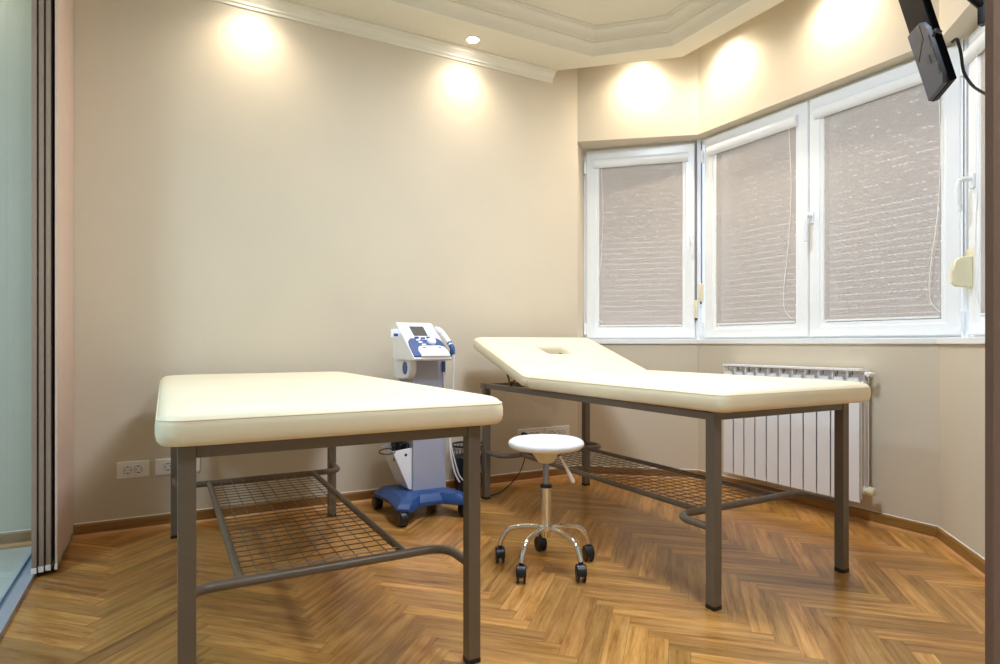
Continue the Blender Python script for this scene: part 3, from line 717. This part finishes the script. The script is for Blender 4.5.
# ------------------------------------------------------------------ sockets on the back wall
def sockets(x0, x1, n, z0, z1, label, cap=0):
    r = empty('wall_socket', ((x0+x1)/2, BW, (z0+z1)/2), label, 'socket')
    bpy.context.view_layer.update()
    MB().box(x0, x1, BW-.009, BW+.001, z0, z1).build('cover_plate', M['sockwhite'], r, bevel=.003)
    zc = (z0+z1)/2; mid = (x0+x1)/2; p = .046
    for k in range(n):
        xc = mid+(k-(n-1)/2)*p
        mo = MB().box(xc-.0215, xc+.0215, BW-.0115, BW-.008, zc-.024, zc+.024).build('socket_module', M['sockwhite'], r, bevel=.001)
        MB().lathe((xc, BW-.0112, zc), [(.0195,-.0005),(.0195,.0015),(.0178,.0015),(.0165,-.0005)], 28, (0,-1,0)).build('socket_rim', M['sockdark'], mo)
        h = MB()
        for dx, dz in ((-.0095, 0), (.0095, 0)): h.cyl((xc+dx, BW-.0128, zc+dz), (xc+dx, BW-.011, zc+dz), .0028, seg=10)
        h.box(xc-.003, xc+.003, BW-.0128, BW-.011, zc+.013, zc+.018); h.box(xc-.003, xc+.003, BW-.0128, BW-.011, zc-.018, zc-.013)
        h.build('socket_hole', M['sockdark'] if cap else M['black'], mo)
    return r
sockets(-.211, -.067, 2, .271, .353, 'white double wall socket nearest the panel curtain above the baseboard')
sockets(-.042, .166, 3, .271, .353, 'white wall socket plate partly behind the flat table\'s rear leg')
sockets(2.118, 2.330, 3, .272, .362, 'wall socket plate behind the stool, with the black plug in it')
sockets(2.334, 2.546, 3, .272, .362, 'wall socket plate beside the raised table\'s rear leg, without plugs')
pc = empty('power_cord', (2.15, 3.6, .33), 'black power cord hanging from the socket behind the stool to the floor', 'cord')
bpy.context.view_layer.update()
MB().cyl((2.155, BW-.012, .328), (2.155, BW-.05, .328), .017, .014, seg=16).build('plug', M['black'], pc, bevel=.003)
MB().tube(arc([(2.155, BW-.045, .328), (2.16, 3.545, .30), (2.13, 3.53, .20), (2.06, 3.48, .10), (1.93, 3.42, .03), (1.82, 3.366, .006), (1.70, 3.364, .005), (1.58, 3.36, .005), (1.50, 3.36, .02), (1.43, 3.33, .14)], .08, 6), .0038, 8).build('lead', M['cable'], pc)

# ------------------------------------------------------------------ wire waste bin
bx, by = 1.685, 3.492
bn = empty('waste_bin', (bx, by, 0), 'black wire mesh waste bin with dark rim between machine and raised table', 'bin')
bpy.context.view_layer.update()
m = MB()
for k in range(26):
    a = 2*PI*k/26
    for s in (-1, 1):
        m.tube([(bx+(.078+.030*t)*math.cos(a+s*.5*t), by+(.078+.030*t)*math.sin(a+s*.5*t), .005+.305*t) for t in (0,.25,.5,.75,1)], .0013, 4)
for z in (.06,.12,.18,.24): 
    r_ = .078+.030*(z/.31); m.tube([(bx+r_*math.cos(t*PI/14), by+r_*math.sin(t*PI/14), z) for t in range(29)], .0014, 4, False)
m.build('wire_body', M['black'], bn)
MB().tube([(bx+.109*math.cos(t*PI/16), by+.109*math.sin(t*PI/16), .312) for t in range(33)], .006, 8, False).build('rim', M['black'], bn)
MB().lathe((bx, by, 0), [(.001,.0),(.080,.0),(.080,.006),(.001,.006)], 28).build('bottom_disc', M['black'], bn)
bg = MB().lathe((bx, by, 0), [(.001,.010),(.060,.010),(.070,.06),(.076,.16),(.084,.22),(.088,.24),(.07,.235),(.001,.23)], 20)
MB.build(bg, 'bin_liner', M['bag'], bn)

# ------------------------------------------------------------------ sliding panel curtains
def panel(x, y0, y1, z0, z1, fab, label, name='panel_curtain', group='sliding panel curtains by the glass partition', thick=.006, lean=0):
    r = empty(name, (x, (y0+y1)/2, z0), label, 'curtain', group)
    bpy.context.view_layer.update()
    n = 10; pts = []
    for k in range(n+1):
        y = y0+(y1-y0)*k/n; pts.append((x+.0012*math.sin(k*1.3), y))
    poly = [(a, b) for a, b in pts]+[(a-thick, b) for a, b in reversed(pts)]
    MB().poly_z(poly, z0+.012, z1).build('fabric', fab, r, smooth=40)
    MB().box(x-thick-.001, x+.0015, y0-.004, y1, z0, z0+.018).build('weight_bar', M['alu'], r, bevel=.002)
    MB().box(x-thick-.001, x+.0015, y0-.008, y0-.003, z0-.001, z0+.022).build('end_cap', M['sockwhite'], r, bevel=.001)
    return r
PX = [(-.388,3.10),(-.414,3.135),(-.443,3.125),(-.471,3.115)]
panel(-.388, 3.10, 3.615, .02, SLAB-.022, M['curtain_pink'], 'rose-beige panel curtain beside the blank wall, broadest and frontmost of the left stack', thick=.008)
panel(-.411, 3.10, 3.60, .02, SLAB-.022, M['curtain'], 'brown panel curtain directly behind the rose-beige one in the left stack', thick=.016)
panel(-.433, 3.09, 3.60, .02, SLAB-.022, M['curtain'], 'brown panel curtain in the middle of the left stack', thick=.016)
panel(-.455, 3.08, 3.60, .02, SLAB-.022, M['curtain'], 'outermost brown panel curtain of the left stack, next to the partition glass', thick=.016)
tr = MB().box(-.505, -.375, FY, 3.615, SLAB-.02, SLAB-.001).build('curtain_rail', M['alu'], smooth=0); tag(tr, 'aluminium curtain rail running above the panel curtains under the ceiling', 'rail')
# right hand stack close to the camera
for X_, Y_, lb in ((1.500, .614, 'brown panel curtain at the right picture edge, nearest of its stack'), (1.530, .633, 'brown panel curtain at the right picture edge, middle strip of its stack'), (1.560, .654, 'brown panel curtain at the right, strip of the stack bordering the window')):
    panel(X_, .10, Y_, .02, SLAB-.022, M['curtain_dark'], lb, group='brown panel curtains at the right edge', thick=.016)
tr = MB().box(1.47, 1.60, -1.0, .70, SLAB-.02, SLAB-.001).build('curtain_rail', M['alu'], smooth=0); tag(tr, 'aluminium curtain rail above the brown panels on the right', 'rail')

# glass partition and its floor track
gp = MB().box(-.512, -.502, FY, 3.615, .02, SLAB-.021).build('glass_partition', M['tint'], smooth=0)
gp['kind'] = 'structure'
ft = MB().box(-.520, -.462, FY, 3.615, 0, .018).box(-.520, -.512, FY, 3.615, .018, .03).build('floor_track', M['alutrack'], smooth=0, bevel=.001); ft['kind'] = 'structure'

# ------------------------------------------------------------------ television on its arm
F = Vector((1.0969*2.3, .5395*2.3, 0)); Nn = Vector((1.1226*2.11, .5256*2.11, 0)); zT = 1.853
wdir = (F-Nn).normalized(); Wt = (F-Nn).length
nrm = Vector((-wdir.y, wdir.x, 0))                      # screen side (towards the long wall)
lean = math.radians(15)
up = (Vector((0,0,1))*math.cos(lean) + nrm*math.sin(lean)).normalized(); sn = (nrm*math.cos(lean)-Vector((0,0,1))*math.sin(lean)).normalized()
TM = Matrix(((wdir.x, up.x, sn.x, Nn.x), (wdir.y, up.y, sn.y, Nn.y), (wdir.z, up.z, sn.z, zT), (0,0,0,1)))
HT = .50
tv = empty('television', TM @ Vector((Wt/2, HT/2, 0)), 'black flat television hanging tilted from a ceiling arm at the upper right', 'television')
bpy.context.view_layer.update()
MB().box(0, Wt, 0, HT, -.026, -.002).xf(TM).build('casing', M['blackgloss'], tv, bevel=.005, seg=3)
MB().box(.012, Wt-.012, .02, HT-.012, -.0275, -.0255).xf(TM).build('screen', M['screen'], tv)
o_ = [(.022,.002),(Wt-.001,.002),(Wt-.001,.275),(Wt*.75,.272),(Wt*.4,.262),(Wt*.15,.24),(.002,.205),(.002,.03)]
i_ = [(.028,.010),(Wt-.006,.008),(Wt-.006,.268),(Wt*.75,.265),(Wt*.4,.255),(Wt*.15,.233),(.008,.20),(.008,.034)]
bk = MB().rings([[(x, y, -.004) for x, y in o_], [(x, y, .008) for x, y in i_]]).xf(TM).build('back_cover', M['tvgrey'], tv, bevel=.002)
for q in ([(.012,.15),(.03,.15),(.03,.185),(.012,.185)], [(.012,.085),(.03,.085),(.04,.10),(.04,.14),(.012,.14)], [(.012,.045),(.032,.045),(.032,.075),(.012,.075)],
          [(Wt*.32,.19),(Wt*.44,.19),(Wt*.44,.25),(Wt*.32,.25)], [(Wt*.40,.19),(Wt*.82,.150),(Wt*.84,.165),(Wt*.42,.215)], [(.06,.10),(.085,.105),(.08,.125),(.06,.13)]):
    MB().prism([(x, y, .006) for x, y in q], [(x, y, .0095) for x, y in q]).xf(TM).build('port', M['black'], bk)
MB().tube(arc([(.0,.17,.0), (-.03,.18,.0), (-.035,.16,-.01)], .02), .006, 8).xf(TM).build('plug_lead', M['cable'], bk)
# arm
pc_ = Vector((1.1735*2.15, .4975*2.15, 0))
arm = empty('television_mount', (pc_.x, pc_.y, SLAB), 'black jointed metal arm carrying the television at the upper right corner', 'mount')
bpy.context.view_layer.update()
MB().box(pc_.x-.016, pc_.x+.016, pc_.y-.016, pc_.y+.016, 2.070, SLAB-.01).build('pole', M['black'], arm, bevel=.003)
MB().box(pc_.x-.08, pc_.x+.08, pc_.y-.08, pc_.y+.08, SLAB-.012, SLAB-.0).build('ceiling_plate', M['black'], arm, bevel=.003)
e1 = TM @ Vector((Wt*.5, .42, -.06))
MB().tube([(pc_.x, pc_.y, 2.13), tuple(Vector((pc_.x, pc_.y, 2.13))*.5+e1*.5+Vector((0,0,.04))), tuple(e1)], .016, 10).tube([(pc_.x, pc_.y, 2.30), tuple(e1+Vector((0,0,.03)))], .012, 8).build('swivel_arm', M['black'], arm)
MB().box(Wt*.5-.06, Wt*.5+.06, .36, .48, -.055, -.028).xf(TM).build('mount_plate', M['black'], arm, bevel=.003)
def ray(u, v, t):
    k = (u-500)/613; Sn, Cn = math.sin(math.radians(28.7)), math.cos(math.radians(28.7))
    return ((Sn+k*Cn)*t, (Cn-k*Sn)*t, .95+(343.5-v)*t/613)
cbl = MB().tube(arc([ray(952,42,2.1), ray(957,38,2.08), ray(961,52,2.1), ray(963,72,2.12), ray(972,86,2.16), ray(990,97,2.25), ray(1010,99,2.35)], .08, 6), .005, 8).build('television_cable', M['cable'])
tag(cbl, 'black cable drooping from the back of the television', 'cable')

# ------------------------------------------------------------------ lamps
def spotlamp(x, y, z, label, group, power=38, size=75, tilt=(0,0)):
    r = empty('downlight', (x, y, z), label, 'lamp', group)
    bpy.context.view_layer.update()
    MB().lathe((x, y, z), [(.037,.0),(.037,-.004),(.048,-.004),(.051,.0),(.051,.02),(.036,.02)], 28).build('lamp_ring', M['lampmetal'], r)
    MB().lathe((x, y, z), [(.001,-.001),(.036,-.001),(.036,.012),(.001,.012)], 20).build('bulb', M['bulb'], r)
    l = bpy.data.lights.new('halogen', 'SPOT'); l.energy = power; l.spot_size = math.radians(size); l.spot_blend = 1; l.shadow_soft_size = .03; l.color = (1,.83,.63)
    o = bpy.data.objects.new('halogen', l); COL.objects.link(o); o.location = (x, y, z-.012); o.rotation_euler = (tilt[0], tilt[1], 0)
    return r
SP = 27
for i, x in enumerate((-.86, .42, 1.70)):
    spotlamp(x, 3.46, SLAB, ('white recessed downlight in the slab above the hall end', 'white recessed downlight in the slab above the flat table', 'glowing white downlight in the lowered ceiling above the blank wall')[i], 'recessed downlights along the back wall', SP, 135)
spotlamp(2.895, 3.245, 2.97, 'halogen lamp hidden above the slab, in the gap over the narrow angled window', 'lamps in the ceiling gap of the bay', 42, 150)
spotlamp(3.15, 2.80, 2.97, 'halogen lamp hidden above the slab, over the middle casement', 'lamps in the ceiling gap of the bay', 42, 150)
spotlamp(3.15, 2.05, 2.97, 'halogen lamp hidden above the slab, over the casement behind the television', 'lamps in the ceiling gap of the bay', 42, 150)
# the room's main lamp in the recess (above the frame)
cl = empty('ceiling_lamp', (1.55, 1.80, REC), 'round opal glass ceiling lamp inside the moulded ceiling recess', 'lamp')
bpy.context.view_layer.update()
MB().lathe((1.55, 1.80, REC), [(.001,0),(.30,0),(.30,-.02),(.001,-.02)], 40).build('lamp_base', M['lampmetal'], cl)
MB().lathe((1.55, 1.80, REC), [(.001,-.02),(.28,-.02),(.27,-.05),(.18,-.085),(.001,-.10)], 40).build('lamp_glass', M['opal'], cl, smooth=60)
def area(name, loc, size, power, col, rot=(0,0,0)):
    l = bpy.data.lights.new(name, 'AREA'); l.shape = 'DISK'; l.size = size; l.energy = power; l.color = col
    o = bpy.data.objects.new(name, l); COL.objects.link(o); o.location = loc; o.rotation_euler = rot; return o
area('ceiling_lamp_light', (1.55, 1.80, REC-.11), .55, 66, (.80,.91,1.06))
area('hall_fill_light', (-1.6, 1.6, 2.8), .5, 100, (.95,1,1.1))  # added light without a fixture, brightens the hall behind the glass
area('room_fill_light', (1.15, .1, SLAB-.05), .5, 44, (.84,.93,1.05))  # added fill light for the room, no fixture belongs to it

# ------------------------------------------------------------------ daylight, camera, view
W = bpy.data.worlds.new('daylight'); SC.world = W; W.use_nodes = True
bg = W.node_tree.nodes['Background']; bg.inputs[0].default_value = (.82,.88,1,1); bg.inputs[1].default_value = 3.3
cam = bpy.data.cameras.new('camera'); co = bpy.data.objects.new('camera', cam); COL.objects.link(co)
co.location = (0, 0, .95); co.rotation_euler = (PI/2, 0, -math.radians(28.7))
cam.sensor_width = 36; cam.lens = 36*613/1000; cam.shift_y = (343.5-332)/1000; cam.clip_start = .02
SC.camera = co
SC.view_settings.view_transform = 'Standard'; SC.view_settings.look = 'None'; SC.view_settings.gamma = 1; SC.view_settings.use_curve_mapping = False
SC.view_settings.exposure = -0.42
try:
    SC.cycles.use_denoising = True; SC.cycles.transparent_max_bounces = 16; SC.cycles.max_bounces = 10; SC.cycles.diffuse_bounces = 6; SC.cycles.sample_clamp_indirect = 4
except Exception: pass
